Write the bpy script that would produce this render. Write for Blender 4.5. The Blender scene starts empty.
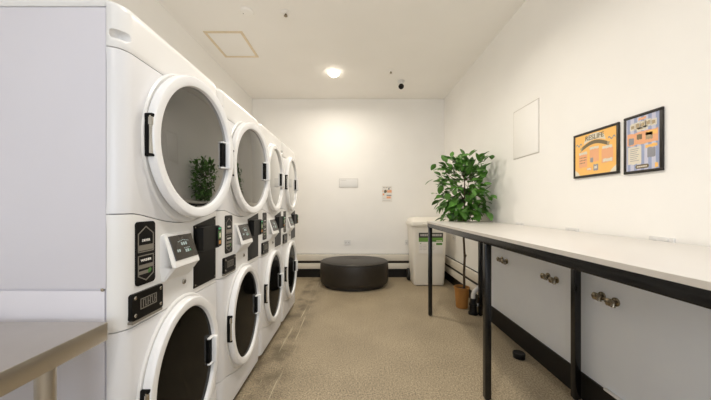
import bpy, bmesh, math, random
from mathutils import Vector, Matrix
random.seed(7)
SC = bpy.context.scene
COL = SC.collection
PI = math.pi

# ------------------------------------------------------------------ materials
def S(c):
    def f(v):
        v /= 255.0
        return v/12.92 if v <= .04045 else ((v+.055)/1.055)**2.4
    return (f(c[0]), f(c[1]), f(c[2]), 1)

def mat(name, rgb, rough=.5, metal=0.0, var=.0, scale=8.0, bump=.0, bscale=200., emit=None, estr=0, coat=0, spec=None):
    m = bpy.data.materials.new(name); m.use_nodes = True
    nt = m.node_tree; b = nt.nodes['Principled BSDF']
    b.inputs['Roughness'].default_value = rough; b.inputs['Metallic'].default_value = metal
    if coat: b.inputs['Coat Weight'].default_value = coat
    if spec is not None: b.inputs['Specular IOR Level'].default_value = spec
    base = S(rgb)
    tc = nt.nodes.new('ShaderNodeTexCoord')
    nz = nt.nodes.new('ShaderNodeTexNoise'); nz.inputs['Scale'].default_value = scale; nz.inputs['Detail'].default_value = 4
    nt.links.new(tc.outputs['Object'], nz.inputs['Vector'])
    rp = nt.nodes.new('ShaderNodeValToRGB')
    rp.color_ramp.elements[0].position = .3; rp.color_ramp.elements[1].position = .7
    rp.color_ramp.elements[0].color = tuple(min(1, v*(1-var)) for v in base[:3])+(1,)
    rp.color_ramp.elements[1].color = tuple(min(1, v*(1+var)) for v in base[:3])+(1,)
    nt.links.new(nz.outputs['Fac'], rp.inputs['Fac']); nt.links.new(rp.outputs['Color'], b.inputs['Base Color'])
    if bump:
        n2 = nt.nodes.new('ShaderNodeTexNoise'); n2.inputs['Scale'].default_value = bscale; n2.inputs['Detail'].default_value = 3
        nt.links.new(tc.outputs['Object'], n2.inputs['Vector'])
        bp = nt.nodes.new('ShaderNodeBump'); bp.inputs['Strength'].default_value = bump; bp.inputs['Distance'].default_value = .004
        nt.links.new(n2.outputs['Fac'], bp.inputs['Height']); nt.links.new(bp.outputs['Normal'], b.inputs['Normal'])
    if emit:
        b.inputs['Emission Color'].default_value = S(emit); b.inputs['Emission Strength'].default_value = estr
    return m

def door_glass(name, dark, layers, rough):
    """dark tinted pane: Fresnel reflection of `layers` glass surfaces over a near-black interior"""
    m = bpy.data.materials.new(name); m.use_nodes = True
    nt = m.node_tree; nt.nodes.clear(); L = nt.links.new; N = nt.nodes.new
    out = N('ShaderNodeOutputMaterial'); mix = N('ShaderNodeMixShader')
    df = N('ShaderNodeBsdfDiffuse'); df.inputs['Color'].default_value = S(dark)
    gl = N('ShaderNodeBsdfGlossy'); gl.inputs['Roughness'].default_value = rough; gl.inputs['Color'].default_value = (.95, .95, .94, 1)
    fr = N('ShaderNodeFresnel'); fr.inputs['IOR'].default_value = 1.5
    a = N('ShaderNodeMath'); a.operation = 'SUBTRACT'; a.inputs[0].default_value = 1; L(fr.outputs[0], a.inputs[1])
    p = N('ShaderNodeMath'); p.operation = 'POWER'; L(a.outputs[0], p.inputs[0]); p.inputs[1].default_value = layers
    c = N('ShaderNodeMath'); c.operation = 'SUBTRACT'; c.inputs[0].default_value = 1; L(p.outputs[0], c.inputs[1])
    L(c.outputs[0], mix.inputs[0]); L(df.outputs[0], mix.inputs[1]); L(gl.outputs[0], mix.inputs[2]); L(mix.outputs[0], out.inputs[0])
    return m

def floor_mat():
    m = bpy.data.materials.new('speckled_vinyl'); m.use_nodes = True
    nt = m.node_tree; b = nt.nodes['Principled BSDF']; L = nt.links.new; N = nt.nodes.new
    tc = N('ShaderNodeTexCoord')
    n1 = N('ShaderNodeTexNoise'); n1.inputs['Scale'].default_value = 90; n1.inputs['Detail'].default_value = 6; n1.inputs['Roughness'].default_value = .75
    L(tc.outputs['Object'], n1.inputs['Vector'])
    r1 = N('ShaderNodeValToRGB'); e = r1.color_ramp.elements
    e[0].position = .36; e[0].color = S((104, 93, 75)); e[1].position = .66; e[1].color = S((212, 194, 163))
    L(n1.outputs['Fac'], r1.inputs['Fac'])
    n2 = N('ShaderNodeTexNoise'); n2.inputs['Scale'].default_value = 2.2; n2.inputs['Detail'].default_value = 5
    L(tc.outputs['Object'], n2.inputs['Vector'])
    r2 = N('ShaderNodeValToRGB'); e = r2.color_ramp.elements
    e[0].position = .3; e[0].color = (.78, .78, .78, 1); e[1].position = .75; e[1].color = (1, 1, 1, 1)
    L(n2.outputs['Fac'], r2.inputs['Fac'])
    mx = N('ShaderNodeMix'); mx.data_type = 'RGBA'; mx.blend_type = 'MULTIPLY'; mx.inputs['Factor'].default_value = 1
    L(r1.outputs['Color'], mx.inputs['A']); L(r2.outputs['Color'], mx.inputs['B'])
    # strip in front of the machines: pale lengthwise streaks and dark noise blotches
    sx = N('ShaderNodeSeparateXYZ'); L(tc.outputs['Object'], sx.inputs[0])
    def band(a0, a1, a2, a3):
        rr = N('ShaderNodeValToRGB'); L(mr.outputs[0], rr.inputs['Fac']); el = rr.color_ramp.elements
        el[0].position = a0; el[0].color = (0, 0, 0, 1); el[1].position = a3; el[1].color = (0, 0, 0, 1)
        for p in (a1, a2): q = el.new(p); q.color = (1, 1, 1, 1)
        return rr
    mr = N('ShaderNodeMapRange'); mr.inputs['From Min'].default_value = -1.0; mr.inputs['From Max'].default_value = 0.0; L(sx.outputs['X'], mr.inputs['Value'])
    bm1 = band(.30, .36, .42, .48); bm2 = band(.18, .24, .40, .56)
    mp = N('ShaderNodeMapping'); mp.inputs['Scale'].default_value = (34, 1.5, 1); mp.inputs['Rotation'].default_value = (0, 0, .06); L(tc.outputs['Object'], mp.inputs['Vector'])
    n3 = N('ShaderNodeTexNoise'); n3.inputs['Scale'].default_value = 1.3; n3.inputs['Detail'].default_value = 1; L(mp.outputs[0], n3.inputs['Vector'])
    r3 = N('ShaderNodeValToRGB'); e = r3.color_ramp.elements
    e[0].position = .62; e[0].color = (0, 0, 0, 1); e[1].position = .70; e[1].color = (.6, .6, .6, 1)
    L(n3.outputs['Fac'], r3.inputs['Fac'])
    n4 = N('ShaderNodeTexNoise'); n4.inputs['Scale'].default_value = 5.5; n4.inputs['Detail'].default_value = 5; L(tc.outputs['Object'], n4.inputs['Vector'])
    r4 = N('ShaderNodeValToRGB'); e = r4.color_ramp.elements
    e[0].position = .42; e[0].color = (.12, .12, .12, 1); e[1].position = .66; e[1].color = (.75, .75, .75, 1)
    L(n4.outputs['Fac'], r4.inputs['Fac'])
    def mul(x, y):
        m_ = N('ShaderNodeMath'); m_.operation = 'MULTIPLY'; L(x, m_.inputs[0]); L(y, m_.inputs[1]); return m_.outputs[0]
    mxd = N('ShaderNodeMix'); mxd.data_type = 'RGBA'; L(mul(r4.outputs['Color'], bm2.outputs['Color']), mxd.inputs['Factor'])
    L(mx.outputs['Result'], mxd.inputs['A']); mxd.inputs['B'].default_value = S((88, 78, 60))
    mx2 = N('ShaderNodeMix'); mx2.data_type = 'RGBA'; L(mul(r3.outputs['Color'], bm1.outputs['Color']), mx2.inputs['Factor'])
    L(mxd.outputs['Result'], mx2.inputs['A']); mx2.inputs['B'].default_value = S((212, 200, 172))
    L(mx2.outputs['Result'], b.inputs['Base Color'])
    b.inputs['Roughness'].default_value = .5; b.inputs['Specular IOR Level'].default_value = .35
    bp = N('ShaderNodeBump'); bp.inputs['Strength'].default_value = .05; bp.inputs['Distance'].default_value = .003
    L(n1.outputs['Fac'], bp.inputs['Height']); L(bp.outputs['Normal'], b.inputs['Normal'])
    return m

def leaf_mat():
    m = mat('leaf_green', (76, 122, 46), .38, var=.45, scale=6)
    return m

M = dict(
    wall=mat('painted_wall', (247, 245, 241), .75, var=.012, scale=3, bump=.05, bscale=300),
    ceiling=mat('ceiling_paint', (250, 247, 242), .85, var=.012, scale=2),
    panelwall=mat('painted_low_wall', (240, 245, 255), .6, var=.02, scale=4),
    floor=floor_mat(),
    base=mat('black_vinyl_skirting', (26, 23, 20), .5, spec=.3, var=.15, scale=10),
    enamel=mat('white_enamel', (228, 228, 230), .28, var=.008, scale=4),
    side=mat('shaded_steel_side', (214, 212, 219), .38, var=.012, scale=3),  # same white as the fronts, darkened for the shade on the side
    plastic=mat('white_plastic', (230, 229, 227), .33, var=.008, scale=5),
    ring=mat('white_door_plastic', (238, 238, 238), .25, var=.006, scale=5),
    glass=door_glass('dryer_door_glass', (22, 21, 19), 4.5, .015),
    glassd=door_glass('washer_door_glass', (8, 8, 7), .4, .06),
    black=mat('black_gloss_plate', (12, 11, 10), .35, spec=.2, var=.1, scale=6),
    blackm=mat('black_plastic', (14, 13, 12), .45, spec=.35, var=.1, scale=12),
    screen=mat('screen_glass', (52, 47, 42), .18, var=.08, scale=8),
    readout=mat('screen_digits', (150, 165, 165), .5, emit=(190, 215, 215), estr=.12),
    led=mat('green_indicator', (70, 170, 125), .4, emit=(60, 225, 160), estr=.1),
    leafsticker=mat('green_leaf_sticker', (70, 120, 56), .5, var=.05),
    stickeramber=mat('amber_sticker', (190, 130, 60), .5, var=.05),
    lineart=mat('silver_print', (128, 122, 112), .4, var=.04),
    chrome=mat('chrome', (190, 186, 178), .16, 1.0, var=.06, scale=20),
    brass=mat('tap_metal', (150, 140, 122), .22, 1.0, var=.12, scale=30),
    steel=mat('brushed_steel', (196, 190, 181), .34, 1.0, var=.07, scale=4, bump=.04, bscale=90),
    laminate=mat('white_laminate', (212, 208, 203), .33, var=.01, scale=4),
    laminedge=mat('laminate_edge', (206, 200, 192), .45, var=.03, scale=20),
    frame=mat('black_steel_tube', (14, 13, 12), .24, spec=.5, var=.12, scale=14),
    picframe=mat('black_picture_frame', (38, 34, 30), .4, var=.1, scale=20),
    paper=mat('white_paper', (236, 232, 226), .7, var=.01),
    vinyl=mat('dark_vinyl', (42, 36, 28), .42, var=.1, scale=25, bump=.02, bscale=260),
    vinylt=mat('dark_vinyl_piping', (40, 36, 31), .5, var=.1, scale=25),
    bin=mat('bin_plastic', (238, 233, 222), .42, var=.012, scale=5),
    wheel=mat('black_rubber', (24, 23, 22), .6, var=.1),
    labelk=mat('label_charcoal', (62, 60, 56), .5, var=.03),
    labelg=mat('label_green', (112, 158, 74), .5, var=.05),
    labelg2=mat('label_dark_green', (84, 140, 52), .5, var=.05),
    labelt=mat('label_print_grey', (196, 192, 188), .6, var=.03),
    pot=mat('terracotta_orange', (172, 118, 54), .6, var=.06, scale=20),
    soil=mat('potting_soil', (44, 36, 28), .95, var=.4, scale=60, bump=.6, bscale=80),
    bark=mat('bark', (84, 70, 54), .8, var=.3, scale=30, bump=.4, bscale=60),
    leaf=leaf_mat(),
    heater=mat('heater_enamel', (228, 221, 207), .45, var=.012),
    slot=mat('heater_slot', (58, 51, 42), .7, var=.1),
    dark=mat('dark_recess', (12, 11, 10), .7, var=.1, spec=.15),
    pvc=mat('white_pvc', (226, 224, 220), .35, var=.02),
    hatch=mat('hatch_trim', (232, 216, 188), .6, var=.05, scale=20),
    lens=mat('downlight_lens', (255, 250, 238), .4, emit=(255, 246, 228), estr=9),
    orange=mat('print_orange', (250, 196, 112), .6, var=.015),
    salmon=mat('print_salmon', (240, 178, 134), .6, var=.02),
    tan=mat('print_tan', (178, 158, 126), .6, var=.03),
    olive=mat('print_olive', (120, 108, 84), .6, var=.03),
    cream=mat('print_cream', (226, 218, 200), .6, var=.02),
    lav=mat('print_lavender', (204, 204, 220), .6, var=.015),
    blue=mat('print_slate_blue', (158, 168, 198), .6, var=.02),
    greyb=mat('print_blue_grey', (150, 150, 156), .6, var=.05),
    navy=mat('print_navy', (80, 84, 110), .6, var=.05),
)

# ------------------------------------------------------------------ mesh builder
class MB:
    def __init__(s):
        s.bm = bmesh.new(); s.mats = []
    def mi(s, m):
        if m not in s.mats: s.mats.append(m)
        return s.mats.index(m)
    def _tag(s, faces, m, smooth=True):
        i = s.mi(m)
        for f in faces: f.material_index = i; f.smooth = smooth
    def box(s, lo, hi, m, bevel=0.0, seg=2, rot=None, smooth=True):
        c = [(a+b)/2 for a, b in zip(lo, hi)]; d = [abs(b-a) for a, b in zip(lo, hi)]
        t = bmesh.new(); r = bmesh.ops.create_cube(t, size=1)
        bmesh.ops.scale(t, vec=d, verts=t.verts)
        if bevel > 0: bmesh.ops.bevel(t, geom=t.edges[:], offset=min(bevel, min(d)*.45), segments=seg, affect='EDGES', profile=.5)
        if rot is not None: bmesh.ops.transform(t, matrix=rot.to_4x4(), verts=t.verts)
        bmesh.ops.translate(t, vec=c, verts=t.verts)
        s._merge(t, m)
    def _merge(s, t, m):
        t.verts.index_update(); vs = [s.bm.verts.new(v.co) for v in t.verts]; i = s.mi(m)
        for f in t.faces:
            try: g = s.bm.faces.new([vs[v.index] for v in f.verts])
            except ValueError: continue
            g.material_index = i; g.smooth = True
        t.free()
    def loft(s, loops, m, cap0=True, cap1=True, closed=True):
        i = s.mi(m); R = [[s.bm.verts.new(p) for p in lp] for lp in loops]; n = len(R[0])
        for a, b in zip(R, R[1:]):
            for k in range(n if closed else n-1):
                j = (k+1) % n
                f = s.bm.faces.new((a[k], a[j], b[j], b[k])); f.material_index = i; f.smooth = True
        for c, on in ((R[0], cap0), (R[-1], cap1)):
            if on:
                f = s.bm.faces.new(c); f.material_index = i; f.smooth = True
        return R
    def tube(s, pts, r, m, n=12, caps=True):
        pts = [Vector(p) for p in pts]; rs = r if isinstance(r, (list, tuple)) else [r]*len(pts)
        loops = []; up = None
        for k, p in enumerate(pts):
            d = (pts[min(k+1, len(pts)-1)]-pts[max(k-1, 0)]).normalized()
            if up is None or abs(up.dot(d)) > .95:
                up = Vector((0, 0, 1)) if abs(d.z) < .9 else Vector((1, 0, 0))
            x = d.cross(up).normalized(); y = x.cross(d).normalized(); up = y
            loops.append([p+(x*math.cos(2*PI*j/n)+y*math.sin(2*PI*j/n))*rs[k] for j in range(n)])
        s.loft(loops, m, caps, caps)
    def lathe(s, prof, m, c=(0, 0, 0), axis='z', n=40, sx=1, sy=1):
        """prof: (radius, height) list"""
        loops = []
        for r, h in prof:
            lp = []
            for j in range(n):
                a = 2*PI*j/n; u, v = max(r, 1e-4)*math.cos(a)*sx, max(r, 1e-4)*math.sin(a)*sy
                p = {'z': (u, v, h), 'x': (h, u, v), 'y': (u, h, v)}[axis]
                lp.append((p[0]+c[0], p[1]+c[1], p[2]+c[2]))
            loops.append(lp)
        s.loft(loops, m)
    def ell(s, prof, m, cy, cz, n=64, cap0=True, cap1=True):
        """elliptic lathe about local x; prof: (ry, rz, x)"""
        s.loft([[(x, cy+ry*math.cos(2*PI*j/n), cz+rz*math.sin(2*PI*j/n)) for j in range(n)] for ry, rz, x in prof], m, cap0, cap1)
    def prism(s, poly, lo, hi, m, axis='x'):
        """extrude a 2-D polygon (list of (a,b)) from lo to hi along axis"""
        def P(a, b, h): return {'x': (h, a, b), 'y': (a, h, b), 'z': (a, b, h)}[axis]
        s.loft([[P(a, b, lo) for a, b in poly], [P(a, b, hi) for a, b in poly]], m)
    def build(s, name, parent=None, loc=(0, 0, 0), sharp=35):
        bmesh.ops.recalc_face_normals(s.bm, faces=s.bm.faces[:])
        me = bpy.data.meshes.new(name); s.bm.to_mesh(me); s.bm.free()
        for m in s.mats: me.materials.append(m)
        me.set_sharp_from_angle(angle=math.radians(sharp))
        o = bpy.data.objects.new(name, me); COL.objects.link(o)
        o.location = loc
        if parent: o.parent = parent
        return o

def tag(o, label, cat, group=None):
    o['label'] = label; o['category'] = cat
    if group: o['group'] = group
    return o
def thing(name, label, cat, loc=(0, 0, 0), group=None):
    o = bpy.data.objects.new(name, None); o.empty_display_size = .1; COL.objects.link(o); o.location = loc
    return tag(o, label, cat, group)
def structure(o):
    o['kind'] = 'structure'; return o
def copy_tree(o, parent=None):
    c = o.copy(); COL.objects.link(c)
    if parent: c.parent = parent
    for ch in list(o.children): copy_tree(ch, c)
    return c
def text_mesh(name, body, size, m, mtx, parent, ext=.0006, sx=1.0):
    cu = bpy.data.curves.new(name, 'FONT'); cu.body = body; cu.size = size; cu.extrude = ext
    cu.align_x = 'CENTER'; cu.align_y = 'CENTER'; cu.offset = size*.012
    t = bpy.data.objects.new(name, cu); COL.objects.link(t)
    bpy.context.view_layer.update()
    me = bpy.data.meshes.new_from_object(t.evaluated_get(bpy.context.evaluated_depsgraph_get()))
    bpy.data.objects.remove(t); me.materials.clear(); me.materials.append(m); me.name = name
    me.transform(mtx @ Matrix.Diagonal((sx, 1, 1, 1)))
    o = bpy.data.objects.new(name, me); COL.objects.link(o); o.parent = parent
    return o
def rrect(a0, a1, b0, b1, r, n=5):
    P = []
    for ca, cb, s0 in ((a1-r, b1-r, 0), (a0+r, b1-r, 90), (a0+r, b0+r, 180), (a1-r, b0+r, 270)):
        for k in range(n+1):
            t = math.radians(s0+90*k/n); P.append((ca+r*math.cos(t), cb+r*math.sin(t)))
    return P

# ------------------------------------------------------------------ room
H = 3.184; XL = -1.845; XR = 1.585; YB = 4.97; YF = -2.6; XP = 1.50; YP = 3.07; ZP = 1.045
def slab(name, lo, hi, m, bevel=0):
    b = MB(); b.box(lo, hi, m, bevel); return structure(b.build(name))
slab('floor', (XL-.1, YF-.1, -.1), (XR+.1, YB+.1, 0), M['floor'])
slab('ceiling', (XL-.1, YF-.1, H), (XR+.1, YB+.1, H+.1), M['ceiling'])
slab('wall_back', (XL-.1, YB, 0), (XR+.1, YB+.1, H), M['wall'])
slab('wall_left', (XL-.1, YF, 0), (XL, YB, H), M['wall'])
# right wall with the boxed-out low section under the bench
b = MB(); b.box((XR, YF, 0), (XR+.1, YB, H), M['wall']); structure(b.build('wall_right'))
b = MB(); b.box((XP, YF, 0), (XR-.001, YP, ZP), M['panelwall'], .003); structure(b.build('wall_right_low'))
# front wall (behind the camera) with a window opening
WX0, WX1, WZ0, WZ1 = -1.2, 1.2, .85, 2.55
b = MB()
b.box((XL-.1, YF-.1, 0), (WX0, YF, H), M['wall']); b.box((WX1, YF-.1, 0), (XR+.1, YF, H), M['wall'])
b.box((WX0, YF-.1, 0), (WX1, YF, WZ0), M['wall']); b.box((WX0, YF-.1, WZ1), (WX1, YF, H), M['wall'])
structure(b.build('wall_front'))
b = MB()
for lo, hi in (((WX0, WZ0), (WX0+.05, WZ1)), ((WX1-.05, WZ0), (WX1, WZ1)), ((WX0, WZ0), (WX1, WZ0+.05)), ((WX0, WZ1-.05), (WX1, WZ1)), ((-.025, WZ0), (.025, WZ1))):
    b.box((lo[0], YF-.08, lo[1]), (hi[0], YF-.02, hi[1]), M['picframe'], .004)
structure(b.build('window_1'))
slab('baseboard_back', (XL, YB-.012, 0), (XR, YB, .15), M['base'])
slab('baseboard_right', (XR-.012, YP, 0), (XR, YB-.012, .15), M['base'])
b = MB(); b.box((XP-.012, YF, 0), (XP, YP, .172), M['base']); b.box((XP-.012, YP, 0), (XR-.012, YP+.012, .172), M['base'])
structure(b.build('baseboard_low'))
slab('baseboard_left', (XL, YF, 0), (XL+.012, YB-.012, .15), M['base'])

# baseboard heaters: upper cover, dark slot with fin pipe, lower cover
def heater(name, label, along, a0, a1, face, sgn):
    r = thing(name, label, 'heater', ((a0+a1)/2 if along == 'x' else face, face if along == 'x' else (a0+a1)/2, 0), 'baseboard heaters')
    L = (a1-a0)/2
    def bx(mb, z0, z1, d0, d1, m, bev=.004, l=L):
        if along == 'x': mb.box((-l, -d1, z0), (l, -d0, z1), m, bev)
        else: mb.box((-d1, -l, z0), (-d0, l, z1), m, bev)
    q = MB(); bx(q, .302, .41, .0, .062, M['heater'], .004); bx(q, .41, .4135, .0, .02, M['dark'], .0, L-.003); q.build('top_cover', r)  # dark strip along the top is a shadow line set in colour
    q = MB(); bx(q, .158, .254, .001, .06, M['heater'], .006); q.build('front_cover', r)
    q = MB(); bx(q, .254, .302, .0005, .03, M['slot'], 0, L-.004); q.build('slot_recess', r)
    return r
heater('baseboard_heater', 'long cream baseboard heater with dark slot along the back wall behind the ottoman', 'x', XL+.02, XR-.08, YB-.0005, 1)
heater('baseboard_heater', 'cream baseboard heater on the right wall behind the potted tree', 'y', YP+.03, YB-.085, XR-.0005, 1)

# ------------------------------------------------------------------ stacked washer dryers (local x = out from the face, y = along the row)
W = .3297
RC = .055
def bow(u):
    q_ = abs(u)-(W-RC)
    return 0 if q_ <= 0 else -.045*(1-max(0, 1-min(1, q_/RC)**2.2)**.55)
def ucols():
    a = [i/10*(W-RC) for i in range(11)]
    a += [(W-RC)+RC*math.sin(PI/2*k/9) for k in range(1, 10)]
    return [-v for v in reversed(a[1:])]+a
def front_panel(mb, zb, zt, m, back=-.047, nv=8, topround=0.0, pillow=.003):
    us = ucols(); F = []
    for i in range(nv+1):
        t = i/nv; row = []
        for u in us:
            z = zb(u)+(zt(u)-zb(u))*t
            x = bow(u)
            e = min(z-zb(u), zt(u)-z)
            if e < 1e-6: x -= pillow
            if topround:
                d = z-(zt(u)-topround)
                if d > 0: x -= topround*(1-math.sqrt(max(0, 1-(d/topround)**2)))
            row.append((x, u, z))
        F.append(row)
    i = mb.mi(m)
    fv = [[mb.bm.verts.new(p) for p in r] for r in F]
    bv = [[mb.bm.verts.new((min(back, p[0]-.001), p[1], p[2])) for p in r] for r in F]
    def q(*v):
        f = mb.bm.faces.new(v); f.material_index = i; f.smooth = True
    n = len(us)
    for r in range(nv):
        for c in range(n-1):
            q(fv[r][c], fv[r][c+1], fv[r+1][c+1], fv[r+1][c]); q(bv[r][c+1], bv[r][c], bv[r+1][c], bv[r+1][c+1])
        q(bv[r][0], fv[r][0], fv[r+1][0], bv[r+1][0]); q(fv[r][-1], bv[r][-1], bv[r+1][-1], fv[r+1][-1])
    for c in range(n-1):
        q(fv[0][c+1], fv[0][c], bv[0][c], bv[0][c+1]); q(fv[-1][c], fv[-1][c+1], bv[-1][c+1], bv[-1][c])
def smile(z, d):
    return lambda u: z-d*max(0, math.cos(min(1, abs(u)/.27)*PI/2))**1.2

XF = -.765; Y0 = .905; PITCH = .663
LAB = ['white stacked washer dryer nearest the steel table, upper door swung slightly open',
       'white stacked washer dryer second from the steel table, upper door slightly open',
       'white stacked washer dryer third from the steel table, both doors closed',
       'white stacked washer dryer at the far end of the row, nearest the ottoman']
root = thing('stacked_washer_dryer', LAB[0], 'washer dryer', (XF, Y0+PITCH/2, 0), 'stacked washer dryers along the left side')
g = .0018
q = MB(); q.box((-.75, -W+.006, .055), (-.048, W-.006, 1.943), M['side'], .002); q.build('cabinet', root)
for sgn in (-1, 1):
    q = MB(); y0, y1 = sorted((sgn*(W-.0055), sgn*W)); q.box((-.745, y0, .999), (-.0495, y1, 1.918), M['side'], .002); q.build('dryer_side_panel', root)
    q = MB(); q.box((-.745, y0, .056), (-.054, y1, .993), M['side'], .002); q.build('washer_side_panel', root)
q = MB(); q.box((-.75, -W, 1.9225), (-.0495, W, 1.946), M['plastic'], .003); q.build('top_lid', root)
q = MB(); q.lathe([(.006, 0), (.006, .003), (.004, .005)], M['chrome'], (-.060, -W-.001, .996), 'y', 12); q.build('side_bolt', root)
# top cap with a finger notch at its near corner
q = MB(); front_panel(q, lambda u: 1.792+g, lambda u: 1.950, M['plastic'], nv=16, topround=.03, back=-.048)
cap = q.build('top_cap', root)
q = MB(); q.box((-.05, -.336, 1.822), (.02, -.29, 1.852), M['plastic'], .012, 3, rot=Matrix.Rotation(math.radians(0), 3, 'X')); cut = q.build('cut')
bpy.context.view_layer.update()
cut.matrix_world = cap.matrix_world.copy(); cut.location.x += -.012; cut.location.x += .02
md = cap.modifiers.new('b', 'BOOLEAN'); md.operation = 'DIFFERENCE'; md.object = cut; md.solver = 'EXACT'
bpy.context.view_layer.update()
me = bpy.data.meshes.new_from_object(cap.evaluated_get(bpy.context.evaluated_depsgraph_get()))
cap.modifiers.clear(); cap.data = me; bpy.data.objects.remove(cut)
q = MB(); front_panel(q, smile(1.243+g, .045), lambda u: 1.792-g, M['enamel'], nv=10); q.build('dryer_front', root)
q = MB(); front_panel(q, smile(.852+g, -.0), smile(1.243-g, .045), M['plastic'], nv=8); q.build('control_fascia', root)
q = MB(); front_panel(q, smile(.262+g, .07), lambda u: .852-g, M['enamel'], nv=10); q.build('washer_front', root)
q = MB(); front_panel(q, lambda u: .055, smile(.262-g, .07), M['enamel'], nv=6); q.build('kick_panel', root)
q = MB(); q.box((-.70, -W+.01, 0), (-.085, W-.01, .056), M['dark'], .002); q.build('plinth', root)

def door(cy, cz, ry, rz, gy, gz, glass):
    """origin at the hinge edge"""
    hy = cy-ry
    d = MB(); oy = ry     # centre in door space
    def e(t, x): return (ry+(gy-ry)*t, rz+(gz-rz)*t, x)
    d.ell([e(1.0, .003), (ry-.012, rz-.012, .003), e(0, .008), e(0, .026), e(.05, .033), e(.14, .0375), e(.3, .0385), e(.8, .0375), e(.94, .035), e(1.0, .029), e(1.02, .020), e(1.04, .012)], M['ring'], oy, 0, 72, True, True)
    ring = d.build('door', root, (0, hy, cz))
    k = MB(); k.ell([(gy*.99, gz*.99, .013), (gy*.995, gz*.995, .021), (gy*.9, gz*.9, .0235), (gy*.7, gz*.7, .0262), (gy*.45, gz*.45, .028), (gy*.2, gz*.2, .0288), (gy*.02, gz*.02, .029)], glass, oy, 0, 72)
    k.build('door_glass', ring, sharp=60)
    k = MB(); k.box((.004, -.003, -.078), (.028, .016, .078), M['dark'], .003); k.tube([(.027, .002, -.068), (.027, .002, .068)], .0058, M['chrome'], 10)
    k.tube([(.027, .002, .035), (.027, .002, .062)], .0078, M['chrome'], 10); k.box((.022, -.002, .064), (.034, .016, .078), M['dark'], .003); k.box((.022, -.002, -.078), (.034, .016, -.068), M['dark'], .003)
    k.build('hinge', ring)
    k = MB(); y = 2*ry
    k.box((.020, y-.070, -.068), (.056, y-.047, .068), M['ring'], .006, 3); k.box((.020, y-.098, .060), (.040, y-.055, .068), M['ring'], .004, 3); k.box((.020, y-.098, -.068), (.040, y-.055, -.060), M['ring'], .004, 3)
    k.build('door_handle', ring)
    k = MB(); k.box((.018, y-.096, -.060), (.034, y-.066, .060), M['dark'], .003); k.build('handle_recess', ring)
    return ring
du = door(.02, 1.528, .252, .310, .213, .264, M['glass'])
dl = door(-.003, .54, .252, .322, .211, .279, M['glassd'])

for nm, cy, cz, ry, rz in (('door_bezel', .02, 1.521, .254, .312), ('door_bezel', -.003, .537, .256, .328)):
    q = MB(); q.ell([(ry+.012, rz+.012, -.004), (ry+.012, rz+.012, .001), (ry+.006, rz+.006, .006), (ry-.02, rz-.02, .0045), (ry-.03, rz-.03, -.004)], M['plastic'], cy, cz, 72); q.build(nm, root)
# printed sign panel: hexagon outline with two captions
sp = MB(); sp.prism(rrect(-.262, -.168, .988, 1.214, .014), -.004, .0035, M['black']); sp = sp.build('instruction_plate', root)
def yz(y, z, x): return Matrix.Translation((x, y, z)) @ Matrix(((0, 0, 1, 0), (1, 0, 0, 0), (0, 1, 0, 0), (0, 0, 0, 1)))
def frame_lines(mb, pts, w, x0, x1, m, closed=True):
    n = len(pts)
    for i in range(n if closed else n-1):
        a, c = Vector(pts[i]), Vector(pts[(i+1) % n]); d = (c-a).normalized(); p = Vector((-d.y, d.x))*w/2
        a2, c2 = a-d*w/2, c+d*w/2
        mb.prism([tuple(a2+p), tuple(a2-p), tuple(c2-p), tuple(c2+p)], x0, x1, m)
ln = MB(); X0, X1 = .0034, .0046
frame_lines(ln, [(-.251, 1.106), (-.251, 1.170), (-.215, 1.196), (-.179, 1.170), (-.179, 1.106)], .0035, X0, X1, M['lineart'])
frame_lines(ln, [(-.251, 1.092), (-.179, 1.092), (-.179, 1.022), (-.215, 1.002), (-.251, 1.022)], .0035, X0, X1, M['lineart'])
ln.prism([(-.249, 1.110), (-.181, 1.110), (-.181, 1.130), (-.249, 1.130)], X0, X1, M['lineart'])
ln.prism([(-.249, 1.046), (-.181, 1.046), (-.181, 1.060), (-.249, 1.060)], X0, X1, M['lineart'])
ln.prism([(-.249, 1.026), (-.205, 1.026), (-.205, 1.038), (-.249, 1.038)], X0, X1, M['lineart'])
ln.build('printed_lines', sp)
text_mesh('caption', 'DRYER', .0125, M['paper'], yz(-.215, 1.146, .0042), sp)
text_mesh('caption', 'WASHER', .0125, M['paper'], yz(-.215, 1.075, .0042), sp)
lf = MB(); lf.prism([(-.198+.008*math.cos(a)+.003*math.sin(a), 1.034+.0085*math.sin(a)) for a in [k*PI/7 for k in range(14)]], X0, X1+.0005, M['leafsticker']); lf.build('leaf_mark', sp)
# coin box plate
cp = MB(); cp.prism(rrect(-.286, -.135, .876, .968, .009), -.028, .010, M['black'])
cp.prism(rrect(-.286, -.137, .866, .8765, .003), -.028, .009, M['lineart']); cp = cp.build('coin_box', root)
for (y, z) in ((-.272, .953), (-.149, .953), (-.272, .893), (-.149, .893)):
    k = MB(); k.lathe([(.0065, .0095), (.0065, .0115), (.004, .0135)], M['chrome'], (0, y, z), 'x', 14); k.build('bolt', cp)
k = MB(); frame_lines(k, [(-.248, .908), (-.248, .942), (-.172, .942), (-.172, .908)], .003, .0095, .0112, M['lineart'])
for j in range(6):
    y = -.238+j*.0112
    k.prism([(y, .912), (y+.0032, .912), (y+.0032, .938), (y, .938)], .0095, .011, M['lineart'])
    z = (.935, .912, .923)[j % 3]
    k.prism([(y, z), (y+.008, z), (y+.008, z+.0035), (y, z+.0035)], .0095, .011, M['lineart'])
k.build('nameplate', cp)
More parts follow.
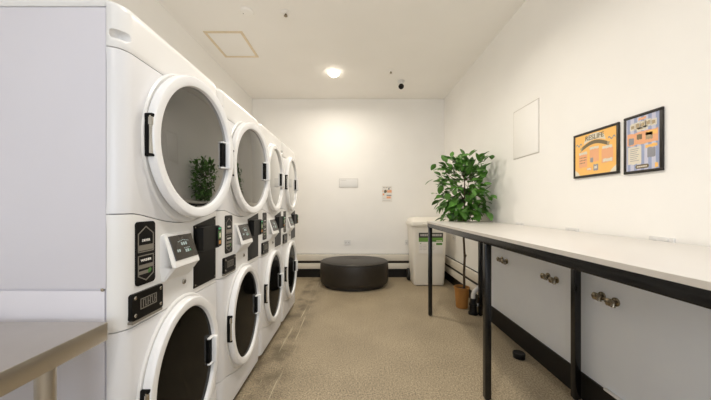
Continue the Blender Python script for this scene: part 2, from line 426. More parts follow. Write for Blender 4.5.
# tilted display console
dc = MB()
def quadbox(mb, lo, hi, m):   # lo/hi: loops
    mb.loft([lo, hi], m)
T, B = 1.150, 1.030
loops = []
for y0, sc in ((-.140, .0), (-.128, .8), (-.118, 1), (.045, 1), (.054, .85), (.060, .0)):
    pts = [(-.006, 1.158), (.010, 1.156), (.050, 1.034), (.052, 1.024), (.044, 1.016), (.006, .968), (-.006, .955)]
    cxz = (.0, 1.07)
    loops.append([((p[0] if sc == 1 else -.004+(p[0]+.004)*sc), y0 if True else 0, cxz[1]+(p[1]-cxz[1])*(.92+.08*sc)) for p in pts])
dc.loft(loops, M['plastic']); dc = dc.build('display_console', root, sharp=28)
bv = dc.modifiers.new('soft_edges', 'BEVEL'); bv.width = .007; bv.segments = 3; bv.limit_method = 'ANGLE'; bv.angle_limit = math.radians(25)
nx, nz = .122, .040; nl = math.hypot(nx, nz); n_ = Vector((nx/nl, 0, nz/nl)); dn = Vector((.040, 0, -.122)).normalized()
top = Vector((.0105, 0, 1.1545))
def onscreen(y, s, off): return tuple(top+dn*s+n_*off+Vector((0, y, 0)))
k = MB(); k.loft([[onscreen(*p, .0) for p in ((-.112, .008), (.042, .008), (.042, .112), (-.112, .112))], [onscreen(*p, .003) for p in ((-.111, .009), (.041, .009), (.041, .111), (-.111, .111))]], M['screen']); k.build('screen', dc)
k = MB()
def dash(y, s, w, h, m): k.loft([[onscreen(*p, .0028) for p in ((y, s), (y+w, s), (y+w, s+h), (y, s+h))], [onscreen(*p, .0036) for p in ((y, s), (y+w, s), (y+w, s+h), (y, s+h))]], m)
for i in range(7): dash(-.068+i*.011, .030+.003*abs(i-3)*.6, .006, .003, M['readout'])
for y in (-.050, -.036, -.022): dash(y, .041, .009, .013, M['readout'])
for y in (-.088, -.076): dash(y, .068, .008, .011, M['readout'])
for i in range(4): dash(-.040+i*.011, .066, .006, .003, M['readout'])
for y in (-.036, -.022): dash(y, .073, .010, .013, M['readout'])
k.build('screen_readout', dc)
k = MB(); dash(-.006, .076, .007, .008, M['led']); k.build('screen_indicator', dc)
# card reader plate and reader
rp = MB(); rp.prism([(.086, .880), (.288, .880), (.288, 1.214), (.086, 1.176)], -.006, .0035, M['black']); rp = rp.build('card_reader_plate', root)
for (y, z) in ((.096, .892), (.278, .892), (.278, 1.200), (.096, 1.166)):
    k = MB(); k.lathe([(.0045, .003), (.0045, .005), (.002, .0062)], M['chrome'], (0, y, z), 'x', 12); k.build('screw', rp)
cr = MB(); cr.prism(rrect(.100, .262, 1.052, 1.168, .014), .003, .040, M['blackm']); cr.prism(rrect(.225, .266, 1.058, 1.160, .008), .003, .047, M['blackm']); cr = cr.build('card_reader', root)
k = MB(); k.prism(rrect(.232, .260, 1.147, 1.156, .003), .0465, .0485, M['led']); k.build('indicator_light', cr)
k = MB(); k.prism([(.231, 1.098), (.259, 1.098), (.259, 1.138), (.231, 1.138)], .0465, .0478, M['leafsticker']); k.prism([(.240, 1.104), (.254, 1.104), (.254, 1.128), (.240, 1.128)], .0475, .0482, M['cream'])
k.prism([(.236, 1.070), (.256, 1.070), (.256, 1.088), (.236, 1.088)], .0465, .0478, M['stickeramber']); k.build('sticker', cr)
k = MB(); k.lathe([(.0115, -.004), (.0115, .004), (.0085, .006), (.0085, .0055), (.0002, .0055)], M['chrome'], (0, .012, .934), 'x', 20); k.box((.005, .010, .928), (.0066, .014, .940), M['dark'])
k.build('lock', root)

for ch in root.children:
    if ch.name in ('instruction_plate', 'coin_box', 'display_console', 'card_reader_plate', 'card_reader', 'lock'): ch.location.y = -.011
machines = [root]
for i in (1, 2, 3):
    c = copy_tree(root); c.location = (XF, Y0+PITCH*(i+.5), 0); c['label'] = LAB[i]; machines.append(c)
for i, a in ((0, -8.5), (1, -8.0)):
    for ch in machines[i].children:
        if ch.name.split('.')[0] == 'door' and ch.location.z > 1: ch.rotation_euler = (0, 0, math.radians(a))
# ------------------------------------------------------------------ steel table (near left)
st = thing('steel_table', 'stainless steel table in the near left corner beside the first machine', 'table', (-1.15, .22, 0))
x0, x1, y0, y1 = -.35, .378, -.62, .648
q = MB(); q.box((x0, y0, .852), (x1, y1, .909), M['steel'], .004); q.build('tabletop', st)
for x in (x0+.05, x1-.024):
    for y in (y0+.06, y1-.154):
        q = MB(); q.tube([(x, y, .03), (x, y, .852)], .0205, M['steel'], 20); lg = q.build('leg', st)
        q = MB(); q.lathe([(.014, 0), (.018, .004), (.018, .025), (.015, .031)], M['blackm'], (x, y, 0), 'z', 18); q.build('foot', lg)
q = MB(); q.tube([(x0+.05, y0+.06, .2), (x0+.05, y1-.154, .2)], .014, M['steel'], 14); q.tube([(x0+.05, y0+.06, .2), (x1-.024, y0+.06, .2)], .014, M['steel'], 14); q.tube([(x0+.05, y1-.154, .2), (x1-.024, y1-.154, .2)], .014, M['steel'], 14); q.build('stretcher', st)

# ------------------------------------------------------------------ long white bench table
bt = thing('bench_table', 'long white high table with black steel legs along the right wall', 'table', (1.2, 1.8, 0))
bx0, bx1, by0, by1 = .845-1.2, 1.565-1.2, .30-1.8, 3.285-1.8
q = MB(); q.box((bx0, by0, 1.068), (bx1, by1, 1.090), M['laminate'], .003); q.build('tabletop', bt)
q = MB(); q.box((bx0-.0015, by0, 1.069), (bx0+.001, by1, 1.0885), M['laminedge']); q.box((bx0, by1-.001, 1.069), (bx1, by1+.0015, 1.0885), M['laminedge']); q.build('edge_band', bt)
q = MB(); t = .04
for xa in (bx0+.003, .25-t/2+0.0): q.box((xa, by0+.01, 1.022), (xa+t, by1-.003, 1.0675), M['frame'], .003)
for ya in (by1-.003-t-.02, 1.83-1.8-t/2, .44-1.8-t/2): q.box((bx0+.003+t, ya, 1.024), (.23, ya+t, 1.0665), M['frame'], .003)
q.build('frame_rail', bt)
for ya in (3.225, 1.83, .44):
    for xa in (.866, 1.45):
        q = MB(); X = xa-1.2; Y = ya-1.8; q.box((X-.02, Y-.02, .008), (X+.02, Y+.02, 1.0225), M['frame'], .003); lg = q.build('leg', bt)
        q = MB(); q.lathe([(.015, 0), (.017, .003), (.017, .009)], M['blackm'], (X, Y, 0), 'z', 14); q.build('foot', lg)

# ------------------------------------------------------------------ ottoman
ot = thing('ottoman', 'large round dark vinyl ottoman by the back wall', 'ottoman', (-.02, 4.475, 0))
R = .545; sy = .75
q = MB(); q.lathe([(R-.07, 0), (R-.07, .05)], M['vinylt'], n=72, sy=sy); q.build('base', ot)
q = MB(); q.lathe([(R-.05, .048), (R-.018, .055), (R-.002, .08), (R, .12), (R+.002, .25), (R, .345), (R-.008, .368), (R-.02, .378)], M['vinyl'], n=72, sy=sy); q.build('body', ot)
q = MB(); q.lathe([(R-.03, .376), (R-.012, .380), (R-.010, .390), (R-.03, .402), (R-.09, .411), (.3, .416), (.1, .417), (.05, .414), (.0, .409)], M['vinyl'], n=72, sy=sy); q.build('seat_top', ot)
q = MB(); n = 72; q.loft([[( (R-.004+.006*math.cos(b_))*math.cos(2*PI*j/n), sy*(R-.004+.006*math.cos(b_))*math.sin(2*PI*j/n), .379+.006*math.sin(b_)) for j in range(n)] for b_ in [2*PI*k/8 for k in range(9)]], M['vinylt'], False, False); q.build('piping', ot)

# ------------------------------------------------------------------ wheelie bin
wb = thing('wheelie_bin', 'white wheelie bin with green and charcoal label in the back right corner', 'bin', (1.172, 4.615, 0))
def rr3(hx, y0, y1, r, z): return [(a, b_, z) for a, b_ in rrect(-hx, hx, y0, y1, r, 6)]
q = MB(); q.loft([rr3(.236, -.19, .15, .035, .012), rr3(.246, -.205, .165, .045, .05), rr3(.272, -.232, .205, .05, .85), rr3(.275, -.235, .21, .05, .925), rr3(.284, -.243, .218, .05, .93), rr3(.284, -.243, .218, .05, .968)], M['bin']); q.build('bin_body', wb)
q = MB(); q.loft([rr3(.300, -.266, .225, .05, .958), rr3(.304, -.272, .228, .052, .985), rr3(.296, -.262, .226, .05, 1.02), rr3(.270, -.20, .215, .06, 1.062), rr3(.22, -.13, .18, .07, 1.08), rr3(.1, -.05, .1, .04, 1.086)], M['bin'])
q.box((-.12, -.282, .972), (.12, -.255, .998), M['bin'], .008); q.build('bin_lid', wb)
q = MB(); q.tube([(-.26, .235, .975), (.26, .235, .975)], .014, M['bin'], 12); q.build('bin_handle', wb)
for sx in (-1, 1):
    q = MB(); q.lathe([(.03, -.022), (.095, -.022), (.1, -.012), (.1, .012), (.095, .022), (.03, .022)], M['wheel'], (sx*.262, .165, .1), 'x', 28); q.build('wheel', wb)
q = MB(); q.tube([(-.262, .165, .1), (.262, .165, .1)], .012, M['wheel'], 10); q.build('axle', wb)
# label follows the sloping front
def onbin(x, z, off): return (x, -.2085-.0295*(z-.05)/.8*.92-off-.003, z)
lb = MB()
def lab(x0, x1, z0, z1, m, off, mb=lb):
    P = ((x0, z0), (x1, z0), (x1, z1), (x0, z1)); mb.loft([[onbin(*p, 0) for p in P], [onbin(*p, off) for p in P]], m)
lab(-.175, .205, .52, .845, M['paper'], .001)
lab(-.175, .205, .770, .848, M['labelk'], .0016); lab(-.175, .205, .705, .770, M['labelg'], .0016)
lab(.10, .195, .655, .688, M['labelg2'], .0016); lab(.03, .20, .705, .735, M['labelg2'], .0019); lab(.10, .19, .712, .728, M['cream'], .0022)
lb = lb.build('label_sticker', wb)
k = MB()
for x, w in ((-.15, .022), (-.122, .03), (-.086, .026), (-.054, .02), (.03, .03), (.066, .022), (.094, .03), (.13, .02), (.156, .026)):
    lab(x, x+w, .795, .828, M['labelt'], .0022, k)
for i in range(4):
    for x, w in ((-.16, .05), (-.105, .07), (-.03, .04), (.02, .06)): lab(x, x+w*(.8 if i % 2 else 1), .652-i*.024, .658-i*.024, M['labelt'], .0018, k)
k.prism([(-.155, .675), (-.135, .675), (-.145, .692)], onbin(0, .68, .002)[1], onbin(0, .68, 0)[1], M['labelg2'], 'y')
k.build('label_print', lb)

# ------------------------------------------------------------------ potted tree
px, py = 1.335, 3.49
pt = thing('potted_tree', 'leafy green tree with bare trunk in an orange pot behind the white table end', 'plant', (px, py, 0))
q = MB(); q.lathe([(.066, 0), (.070, .004), (.088, .235), (.094, .24), (.094, .258), (.086, .258), (.082, .225), (.0, .222)], M['pot'], n=36); q.build('pot', pt)
q = MB(); q.lathe([(.0825, .205), (.083, .2255), (.05, .232), (.0, .235)], M['soil'], n=28); q.build('soil', pt)
q = MB(); q.tube([(.03, 0, .21), (.026, -.005, .45), (.036, .0, .62), (.02, -.01, .85), (.01, -.04, 1.05), (-.005, -.09, 1.25), (-.02, -.14, 1.5), (-.03, -.16, 1.74)], [.016, .0145, .014, .013, .012, .010, .007, .004], M['bark'], 12)
q.tube([(.03, 0, .60), (.052, -.012, .66)], [.011, .007], M['bark'], 8)
trunk_pts = [Vector(p) for p in ((.015, -.02, .97), (.002, -.065, 1.15), (-.011, -.11, 1.35), (-.024, -.148, 1.58))]
tips = []
C = Vector((-.035, -.20, 1.49))
rng = random.Random(11)
for i in range(36):
    a = i*2.399963; h = -1+2*(i+.5)/36
    d = Vector((math.cos(a)*math.sqrt(1-h*h)*.30, math.sin(a)*math.sqrt(1-h*h)*.27, h*.37))
    tip = C+d; tip.x = min(tip.x, .185)
    s = min(trunk_pts, key=lambda t_: (t_-Vector((tip.x, tip.y, tip.z-.2))).length)
    mid = (s+tip)/2+Vector((0, 0, -.03)); q.tube([s, mid, tip], [.005, .004, .0025], M['bark'], 6, True); tips.append((s, mid, tip))
q.build('trunk', pt)
fo = MB(); li = fo.mi(M['leaf'])
def leaf(p, d, up, L, w):
    d = d.normalized(); s = d.cross(up); 
    if s.length < .05: s = d.cross(Vector((1, 0, 0)))
    s.normalize(); n = s.cross(d).normalized()
    prof = [(0, .05), (.12, .45), (.32, .92), (.52, 1.0), (.74, .78), (.9, .4), (1, .03)]
    rows = []
    for t, ww in prof:
        c = p+d*(t*L)-n*(L*.22*t*t); k = w*ww
        rows.append([fo.bm.verts.new(c+s*k+n*k*.22), fo.bm.verts.new(c), fo.bm.verts.new(c-s*k+n*k*.22)])
    for a, b_ in zip(rows, rows[1:]):
        for j in (0, 1):
            f = fo.bm.faces.new((a[j], a[j+1], b_[j+1], b_[j])); f.material_index = li; f.smooth = True
def ok(p):
    w = p+Vector((px, py, 0))
    if w.x > 1.572 or w.z > 1.955: return False
    if w.y < 3.33 and w.x > .8 and w.z < 1.10: return False
    return w.z > 1.03
cnt = 0
for s, mid, tip in tips:
    for j in range(18):
        p = mid.lerp(tip, rng.uniform(-.1, 1.1))
        p = p+Vector((rng.gauss(0, .05), rng.gauss(0, .05), rng.gauss(0, .05)))
        d = (p-C); d = Vector((d.x, d.y, d.z*.6)).normalized()+Vector((rng.gauss(0, .6), rng.gauss(0, .6), rng.gauss(.1, .5)))
        L = rng.uniform(.075, .125); w = L*rng.uniform(.27, .34)
        e = p+d.normalized()*L
        if not ok(p) or not ok(e) : continue
        if not (ok(e+Vector((w, 0, 0)))): continue
        leaf(p, d, Vector((rng.gauss(0, .35), rng.gauss(-.15, .35), 1)), L, w); cnt += 1
fo.build('foliage', pt, sharp=180)

# ------------------------------------------------------------------ plumbing on the low wall
TL = [(2.84, .727, 'metal wall tap, left one of the far pair under the white table'), (2.755, .722, 'metal wall tap, right one of the far pair under the white table'),
      (2.163, .725, 'metal wall tap, left one of the middle pair under the white table'), (2.073, .719, 'metal wall tap, right one of the middle pair under the white table'),
      (1.690, .723, 'metal wall tap, left one of the near pair under the white table'), (1.600, .717, 'metal wall tap, right one of the near pair under the white table')]
r0 = None
for (y, z, l) in TL:
    if r0 is None:
        r0 = thing('wall_tap', l, 'tap', (XP, y, z), 'wall taps under the table')
        q = MB(); q.lathe([(.025, .0), (.025, -.006), (.014, -.011), (.011, -.012), (.011, -.034)], M['brass'], axis='x', n=24); q.build('flange', r0)
        q = MB(); q.tube([(-.018, 0, 0), (-.020, -.002, -.016), (-.022, -.003, -.030)], [.011, .0105, .012], M['brass'], 14); q.build('spout', r0)
        q = MB(); n = 28; q.loft([[(-x, (r*(1+.08*math.cos(6*2*PI*j/n)))*math.cos(2*PI*j/n), (r*(1+.08*math.cos(6*2*PI*j/n)))*math.sin(2*PI*j/n)) for j in range(n)] for r, x in ((.010, .032), (.021, .035), (.023, .043), (.021, .050), (.010, .054))], M['brass']); q.build('handle', r0)
    else:
        c = copy_tree(r0); c.location = (XP, y, z); c['label'] = l
fd = thing('floor_waste', 'small black capped waste fitting on the floor under the white table', 'drain', (1.37, 2.33, 0))
q = MB(); q.lathe([(.046, 0), (.046, .008), (.036, .012), (.036, .022)], M['blackm'], n=32); q.build('collar', fd)
q = MB(); q.lathe([(.036, .021), (.047, .024), (.047, .040), (.043, .044), (.036, .040), (.0, .039)], M['blackm'], n=32); q.build('cap', fd)
dp = thing('drain_pipe', 'white waste pipe elbow in a black floor fitting beside the orange pot', 'pipe', (1.395, 3.27, 0))
q = MB(); q.tube([(-.012, 0, .17), (-.012, .0, .225), (.0, .0, .262), (.03, .005, .285), (.10, .02, .34), (.115, .03, .36)], .024, M['pvc'], 16); q.build('pipe', dp)
q = MB(); q.lathe([(.055, 0), (.055, .02), (.042, .026), (.040, .10), (.046, .105), (.046, .125), (.036, .13), (.032, .185)], M['blackm'], (-.012, 0, 0), n=28); q.build('floor_fitting', dp)
q = MB(); q.tube([(.028, -.01, .11), (.085, -.02, .11)], [.018, .014], M['pvc'], 14); q.build('side_spigot', dp)
cl = MB(); cl.box((XP-.022, 1.54, .173), (XP-.0005, 1.66, .186), M['plastic'], .003); tag(cl.build('cable_cover'), 'short white cable cover on top of the black skirting below the near taps', 'cable cover')

# ------------------------------------------------------------------ wall fittings
def outlet(label, axis, c, w, h, n=2, group='white power outlets'):
    o = thing('power_outlet', label, 'outlet', c, group)
    q = MB()
    if axis == 'x': q.prism(rrect(-w/2, w/2, -h/2, h/2, .006), -.010, -.0003, M['plastic'])
    else: q.prism(rrect(-w/2, w/2, -h/2, h/2, .006), -.010, -.0003, M['plastic'], 'y')
    q.build('cover_plate', o)
    for k in range(n):
        a = (k-(n-1)/2)*w/n
        q = MB()
        if axis == 'x': q.box((-.0145, a-.008, h*.22), (-.0095, a+.008, h*.40), M['plastic'], .002)
        else: q.box((a-.008, -.0145, h*.22), (a+.008, -.0095, h*.40), M['plastic'], .002)
        q.build('switch', o)
        q = MB()
        for dy, dz in ((-.009, .0), (.009, .0), (0, -.016)):
            if axis == 'x': q.box((-.0108, a+dy-.0018, dz-.005), (-.0098, a+dy+.0018, dz+.005), M['dark'])
            else: q.box((a+dy-.0018, -.0108, dz-.005), (a+dy+.0018, -.0098, dz+.005), M['dark'])
        q.build('socket_slots', o)
    return o
outlet('white power outlet on the right wall at the table back, below the left framed poster', 'x', (XR, 2.03, 1.074), .115, .072)
outlet('white power outlet on the right wall at the table back, nearest the near end', 'x', (XR, 1.435, 1.074), .115, .072)
outlet('white power outlet on the right wall at the table back, nearest the tree', 'x', (XR, 2.68, 1.074), .115, .072)
outlet('white power outlet low on the back wall above the ottoman', 'y', (-.145, YB, .622), .115, .085)
outlet('white power outlet on the back wall just left of the bin', 'y', (.94, YB, .62), .115, .09)
outlet('white power outlet on the right wall between the bin and the tree', 'x', (XR, 4.45, .765), .13, .085)

ah = thing('access_panel', 'flush white access panel on the right wall above the table', 'panel', (XR, 2.59, 1.735))
q = MB(); q.box((-.006, -.186, .004), (0, .186, .461), M['wall'], .001); q.build('hatch_door', ah)
q = MB(); frame_lines(q, [(-.192, -.002), (.192, -.002), (.192, .467), (-.192, .467)], .003, -.0035, 0, M['laminedge']); q.build('rim', ah)

# framed posters on the right wall: local a = -y direction (left to right as seen), built in y,z
def poster(label, yc, zc, w, h, fw=.0155):
    o = thing('framed_poster', label, 'poster', (XR, yc, zc), 'framed posters on the right wall')
    q = MB(); d0, d1 = -.0115, 0.0
    for a0, a1, b0, b1 in ((-w/2, w/2, h/2-fw, h/2), (-w/2, w/2, -h/2, -h/2+fw), (-w/2, -w/2+fw, -h/2+fw, h/2-fw), (w/2-fw, w/2, -h/2+fw, h/2-fw)):
        q.box((d0, a0, b0), (d1, a1, b1), M['picframe'], .002)
    q.build('frame', o)
    return o
def Pm(mb, pts, lay, m):     # pts in poster coordinates: a to the right as seen from the room, b up
    mb.prism([(-a, b_) for a, b_ in pts], -.0085-.0004*lay, -.0080 if lay else -.0006, m)
def rc(a0, a1, b0, b1): return [(a0, b0), (a1, b0), (a1, b1), (a0, b1)]
def wob(a0, a1, b0, b1, n=9, seed=1):
    r = random.Random(seed); P = []
    P += [(a0+(a1-a0)*i/n, b0+r.uniform(-.003, .003)) for i in range(n+1)]
    P += [(a1-(a1-a0)*i/n, b1+r.uniform(-.003, .003)) for i in range(n+1)]
    return P
def tmat(a, b_, lay, rot=0):  # text plane facing -x
    return Matrix.Translation((-.0088-.0004*lay, -a, b_)) @ Matrix(((0, 0, -1, 0), (-1, 0, 0, 0), (0, 1, 0, 0), (0, 0, 0, 1))) @ Matrix.Rotation(rot, 4, 'Z')
p1 = poster('landscape framed orange poster headed RESLIFE, the left of two on the right wall', 1.836, 1.620, .345, .308)
q = MB()
Pm(q, rc(-.16, .16, -.142, .142), 0, M['orange'])
for c in ((-.158, -.14, 1), (.158, -.14, -1)):
    Pm(q, [(c[0], c[1]), (c[0]+c[2]*.045, c[1]), (c[0]+c[2]*.03, c[1]+.02), (c[0], c[1]+.045)], 1, M['cream'])
Pm(q, [(-.085, .072), (-.07, .11), (-.03, .132), (.03, .132), (.07, .112), (.085, .072), (.05, .085), (0, .092), (-.05, .085)], 1, M['cream'])
arc = [(-.095+.19*i/10, .058+.028*math.sin(PI*i/10)) for i in range(11)]
Pm(q, arc+[(a, b_-.024) for a, b_ in reversed(arc)], 2, M['olive'])
Pm(q, [(-.115, .050), (-.09, .058), (-.09, .034), (-.118, .022), (-.106, .036)], 1, M['tan']); Pm(q, [(.115, .050), (.09, .058), (.09, .034), (.118, .022), (.106, .036)], 1, M['tan'])
for sgn in (-1, 1):
    w = [(sgn*(.10+.05*i/8), .078+.008*math.sin(i*1.2)-.0*i) for i in range(9)]
    Pm(q, w+[(a, b_-.009) for a, b_ in reversed(w)], 1, M['greyb'])
Pm(q, wob(-.125, -.055, -.085, .005, seed=2), 1, M['salmon']); Pm(q, wob(-.035, .035, -.055, .03, seed=3), 1, M['salmon']); Pm(q, wob(.055, .135, -.075, .015, seed=4), 1, M['salmon'])
for a, b_ in ((-.09, .012), (0, .036), (.095, .022)): Pm(q, wob(a-.034, a+.034, b_-.008, b_+.008, 7, int(a*900)+200), 2, M['cream'])
r = random.Random(5)
for i in range(14): a = -.117+.012*(i % 5); b_ = -.02-.018*(i//5); Pm(q, rc(a, a+.006, b_, b_+.006), 2, M['olive'])
Pm(q, wob(-.03, -.008, -.058, -.028, 5, 8), 2, M['greyb']); Pm(q, wob(-.005, .03, -.115, -.075, 6, 9), 2, M['greyb']); Pm(q, wob(.002, .022, -.103, -.087, 4, 10), 3, M['cream'])
Pm(q, wob(.065, .13, -.07, -.05, 7, 11), 2, M['cream']); Pm(q, wob(-.06, -.02, -.11, -.09, 6, 12), 1, M['salmon']); Pm(q, wob(-.055, -.025, -.106, -.094, 5, 13), 2, M['cream'])
q.build('print', p1)
text_mesh('title', 'RESLIFE', .044, M['olive'], tmat(0, .107, 1), p1)
p2 = poster('portrait framed poster with blue stripes, the right of two on the right wall', 1.529, 1.6175, .208, .328)
q = MB(); Pm(q, rc(-.094, .094, -.152, .152), 0, M['lav'])
for i in range(5): a = -.082+i*.038; Pm(q, rc(a, a+.017, -.152, .152), 1, M['blue'])
for k, (a, b_, w, h) in enumerate(((-.052, .098, .022, .030), (-.024, .101, .024, .032), (.004, .100, .024, .030), (.032, .102, .024, .033), (.060, .098, .022, .030), (.0, .078, .05, .014))):
    Pm(q, wob(a-w/2-.004, a+w/2+.004, b_-h/2-.003, b_+h/2+.003, 6, 30+k), 2, M['cream']); Pm(q, wob(a-w/2+.003, a+w/2-.003, b_-h/2+.006, b_+h/2-.006, 5, 50+k), 3, M['tan'])
Pm(q, wob(-.02, .02, .128, .142, 6, 21), 2, M['salmon'])
Pm(q, wob(-.082, .082, -.005, .062, 9, 22), 2, M['salmon']); Pm(q, wob(.02, .078, .034, .058, 6, 23), 3, M['orange'])
Pm(q, wob(-.028, .0, .022, .05, 6, 24), 3, M['olive']); Pm(q, wob(.02, .055, .012, .05, 7, 25), 3, M['tan']); Pm(q, wob(-.074, -.044, .0, .036, 6, 26), 3, M['greyb'])
Pm(q, wob(-.078, -.004, -.112, -.014, 8, 27), 2, M['cream'])
for i in range(7): Pm(q, rc(-.066, -.016-.006*(i % 3), -.028-i*.011, -.0255-i*.011), 3, M['greyb'])
Pm(q, wob(.018, .078, -.03, -.014, 6, 28), 2, M['orange']); Pm(q, wob(.028, .068, -.085, -.034, 7, 29), 2, M['greyb'])
q.prism([(-a, b_) for a, b_ in rrect(-.036, .036, -.140, -.118, .010)], -.0095, -.008, M['olive'])
for i in range(5): Pm(q, rc(-.026+i*.011, -.018+i*.011, -.133, -.126), 4, M['cream'])
Pm(q, wob(.066, .082, -.142, -.118, 4, 31), 2, M['orange'])
q.build('print', p2)

# back-wall notices
nt1 = thing('wall_notice', 'blank looking pale notice plate on the back wall above the ottoman', 'notice', (-.123, YB, 1.68))
q = MB(); q.box((-.17, -.006, -.08), (.17, -.0005, .08), M['plastic'], .002); q.build('plate', nt1)
q = MB()
def fl_y(mb, pts, w, m, y0=-.0068, y1=-.0055):
    for i in range(len(pts)):
        a, c = Vector(pts[i]), Vector(pts[(i+1) % len(pts)]); d = (c-a).normalized(); p = Vector((-d.y, d.x))*w/2
        mb.prism([tuple(a+p), tuple(a-p), tuple(c-p), tuple(c+p)], y0, y1, m, 'y')
fl_y(q, [(-.166, -.077), (.166, -.077), (.166, .077), (-.166, .077)], .005, M['labelt'])
for i in range(5): q.prism(rc(-.145+.022*i, -.129+.022*i, .045, .052), -.0068, -.0055, M['labelt'], 'y')
q.build('printed_lines', nt1)
nt2 = thing('paper_flyer', 'small white paper flyer with orange and navy pictures on the back wall', 'flyer', (.565, YB, 1.49))
q = MB(); q.box((-.09, -.0025, -.15), (.09, 0, .14), M['paper'], 0); q.build('sheet', nt2)
q = MB()
def fx(a0, a1, b0, b1, m): q.prism(rc(a0, a1, b0, b1), -.0034, -.0024, m, 'y')
for i in range(8): fx(-.07+i*.018, -.057+i*.018, .108, .116, M['tan'] if i % 3 else M['navy'])
q.prism([(-.03+.026*math.cos(a), .042+.028*math.sin(a)) for a in [k*PI/8 for k in range(16)]], -.0034, -.0024, M['olive'], 'y')
q.prism([(.0, .018), (.075, .018), (.078, .0), (.082, .06), (.05, .072), (.02, .06), (.0, .07)], -.0034, -.0024, M['salmon'], 'y')
fx(.022, .042, .072, .098, M['navy']); fx(-.085, -.066, .04, .055, M['salmon']); fx(-.08, -.05, -.03, .005, M['salmon']); fx(-.055, -.045, .01, .03, M['greyb'])
fx(-.01, .075, -.035, -.022, M['navy']); fx(-.01, .065, -.085, -.048, M['salmon']); fx(-.07, -.03, -.085, -.079, M['labelt']); fx(-.08, .06, -.125, -.119, M['labelt'])
q.build('print', nt2)

# ------------------------------------------------------------------ ceiling fittings
ch = thing('ceiling_hatch', 'square ceiling access hatch with beige trim above the machines', 'hatch', (-1.455, 3.305, H))
q = MB()
hx, hy, t = .215, .265, .03
for lo, hi in (((-hx, -hy), (hx, -hy+t)), ((-hx, hy-t), (hx, hy)), ((-hx, -hy+t), (-hx+t, hy-t)), ((hx-t, -hy+t), (hx, hy-t))): q.box((lo[0], lo[1], -.008), (hi[0], hi[1], -.0005), M['hatch'], .002)
q.build('trim', ch)
q = MB(); q.box((-hx+t+.002, -hy+t+.002, -.004), (hx-t-.002, hy-t-.002, -.0005), M['ceiling']); q.build('hatch_door', ch)
def downlight(label, x, y):
    o = thing('ceiling_light', label, 'light', (x, y, H), 'round ceiling lights')
    q = MB(); n = 40; q.loft([[(r_*math.cos(2*PI*j/n), r_*math.sin(2*PI*j/n), z) for j in range(n)] for r_, z in ((.060, -.0005), (.085, -.0005), (.083, -.006), (.062, -.008), (.060, -.0005))], M['plastic'], False, False); q.build('rim', o)
    q = MB(); q.lathe([(.060, -.0008)]+[(.080*math.cos(a), -.008-.058*math.sin(a)) for a in [k*PI/2/9 for k in range(10)]], M['lens'], n=32); q.build('lens', o)
    return o
DL = [('bright round ceiling light above the ottoman end of the room', -.31, 3.97, 19), ('added round fill light over the aisle beside the far end of the table', .30, 2.28, 15), ('round ceiling light over the aisle between nearest machine and table', .16, .95, 11), ('round ceiling light behind the viewpoint', -.31, -1.6, 20)]  # second light is added out of view to fill the far end
for l, x, y, e in DL:
    downlight(l, x, y)
    ld = bpy.data.lights.new('downlight_beam', 'AREA'); ld.shape = 'DISK'; ld.size = .13; ld.energy = e; ld.color = (1, .925, .81) if y > 2 else (1, .955, .89); ld.spread = math.radians(172 if y > 3 else 145)
    lo_ = bpy.data.objects.new('downlight_beam', ld); COL.objects.link(lo_); lo_.location = (x, y, H-.075)
sd = thing('smoke_detector', 'flat round white detector on the ceiling left of the sprinkler', 'detector', (-1.065, 2.73, H))
q = MB(); q.lathe([(.066, -.0005), (.066, -.010), (.058, -.020), (.03, -.026), (.0, -.027)], M['ceiling'], n=32); q.build('housing', sd)
q = MB(); q.lathe([(.008, -.024), (.006, -.029), (.0, -.030)], M['lineart'], (-.035, 0, .004), n=12); q.build('sensor', sd)
s0 = thing('fire_sprinkler', 'brass tipped fire sprinkler in the ceiling nearer the machines', 'sprinkler', (-.69, 2.75, H), 'ceiling fire sprinklers')
q = MB(); q.lathe([(.05, -.0005), (.05, -.006), (.036, -.014), (.026, -.016)], M['ceiling'], n=28); q.build('escutcheon', s0)
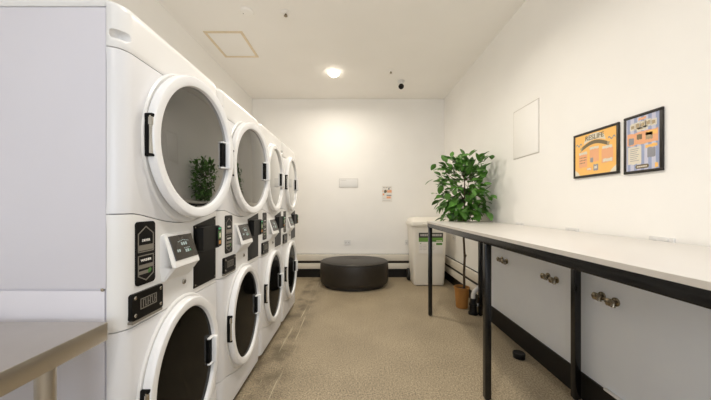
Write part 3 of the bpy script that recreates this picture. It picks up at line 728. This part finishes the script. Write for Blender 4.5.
q = MB(); q.tube([(0, 0, -.012), (0, 0, -.022)], .010, M['brass'], 12); q.tube([(.008, 0, -.02), (.012, 0, -.028), (.002, 0, -.034)], .0025, M['brass'], 6); q.tube([(-.008, 0, -.02), (-.012, 0, -.028), (-.002, 0, -.034)], .0025, M['brass'], 6)
q.lathe([(.018, -.033), (.018, -.036), (.004, -.037)], M['brass'], n=18); q.build('head', s0)
s1 = copy_tree(s0); s1.location = (.50, 3.93, H); s1['label'] = 'small fire sprinkler in the ceiling beside the black camera'
cm = thing('dome_camera', 'small black ball security camera hanging from the ceiling near the back wall', 'camera', (.70, 4.26, H))
q = MB(); q.lathe([(.055, -.0005), (.055, -.012), (.040, -.022), (.028, -.030), (.024, -.046)], M['plastic'], n=28); q.build('mount', cm)
q = MB(); q.lathe([(.042*math.sin(PI*k/14), -.082+.042*math.cos(PI*k/14)) for k in range(15)], M['black'], n=28); q.build('camera_ball', cm)
q = MB(); q.lathe([(.016, -.038), (.016, -.046), (.010, -.047), (.0, -.045)], M['screen'], (0, 0, -.082), 'y', 18); q.build('camera_lens', cm)

# ------------------------------------------------------------------ daylight, world, camera
wl = bpy.data.lights.new('window_daylight', 'AREA'); wl.shape = 'RECTANGLE'; wl.size = WX1-WX0; wl.size_y = WZ1-WZ0; wl.energy = 36; wl.color = (.78, .87, 1.0)
wo = bpy.data.objects.new('window_daylight', wl); COL.objects.link(wo); wo.location = ((WX0+WX1)/2, YF-.12, (WZ0+WZ1)/2); wo.rotation_euler = (PI/2, 0, 0)
w = bpy.data.worlds.new('sky'); SC.world = w; w.use_nodes = True
w.node_tree.nodes['Background'].inputs[0].default_value = (.75, .85, 1, 1); w.node_tree.nodes['Background'].inputs[1].default_value = .6
cd = bpy.data.cameras.new('camera'); cam = bpy.data.objects.new('camera', cd); COL.objects.link(cam)
cam.location = (0, 0, 1.27); cam.rotation_euler = (PI/2, 0, 0); cd.sensor_width = 36; cd.lens = 278/711*36; cd.shift_y = 6/711; cd.clip_start = .05
SC.camera = cam
SC.view_settings.view_transform = 'Standard'; SC.view_settings.look = 'None'; SC.view_settings.exposure = 0.12; SC.view_settings.gamma = 1; SC.view_settings.use_curve_mapping = False
SC.cycles.max_bounces = 12; SC.cycles.diffuse_bounces = 8
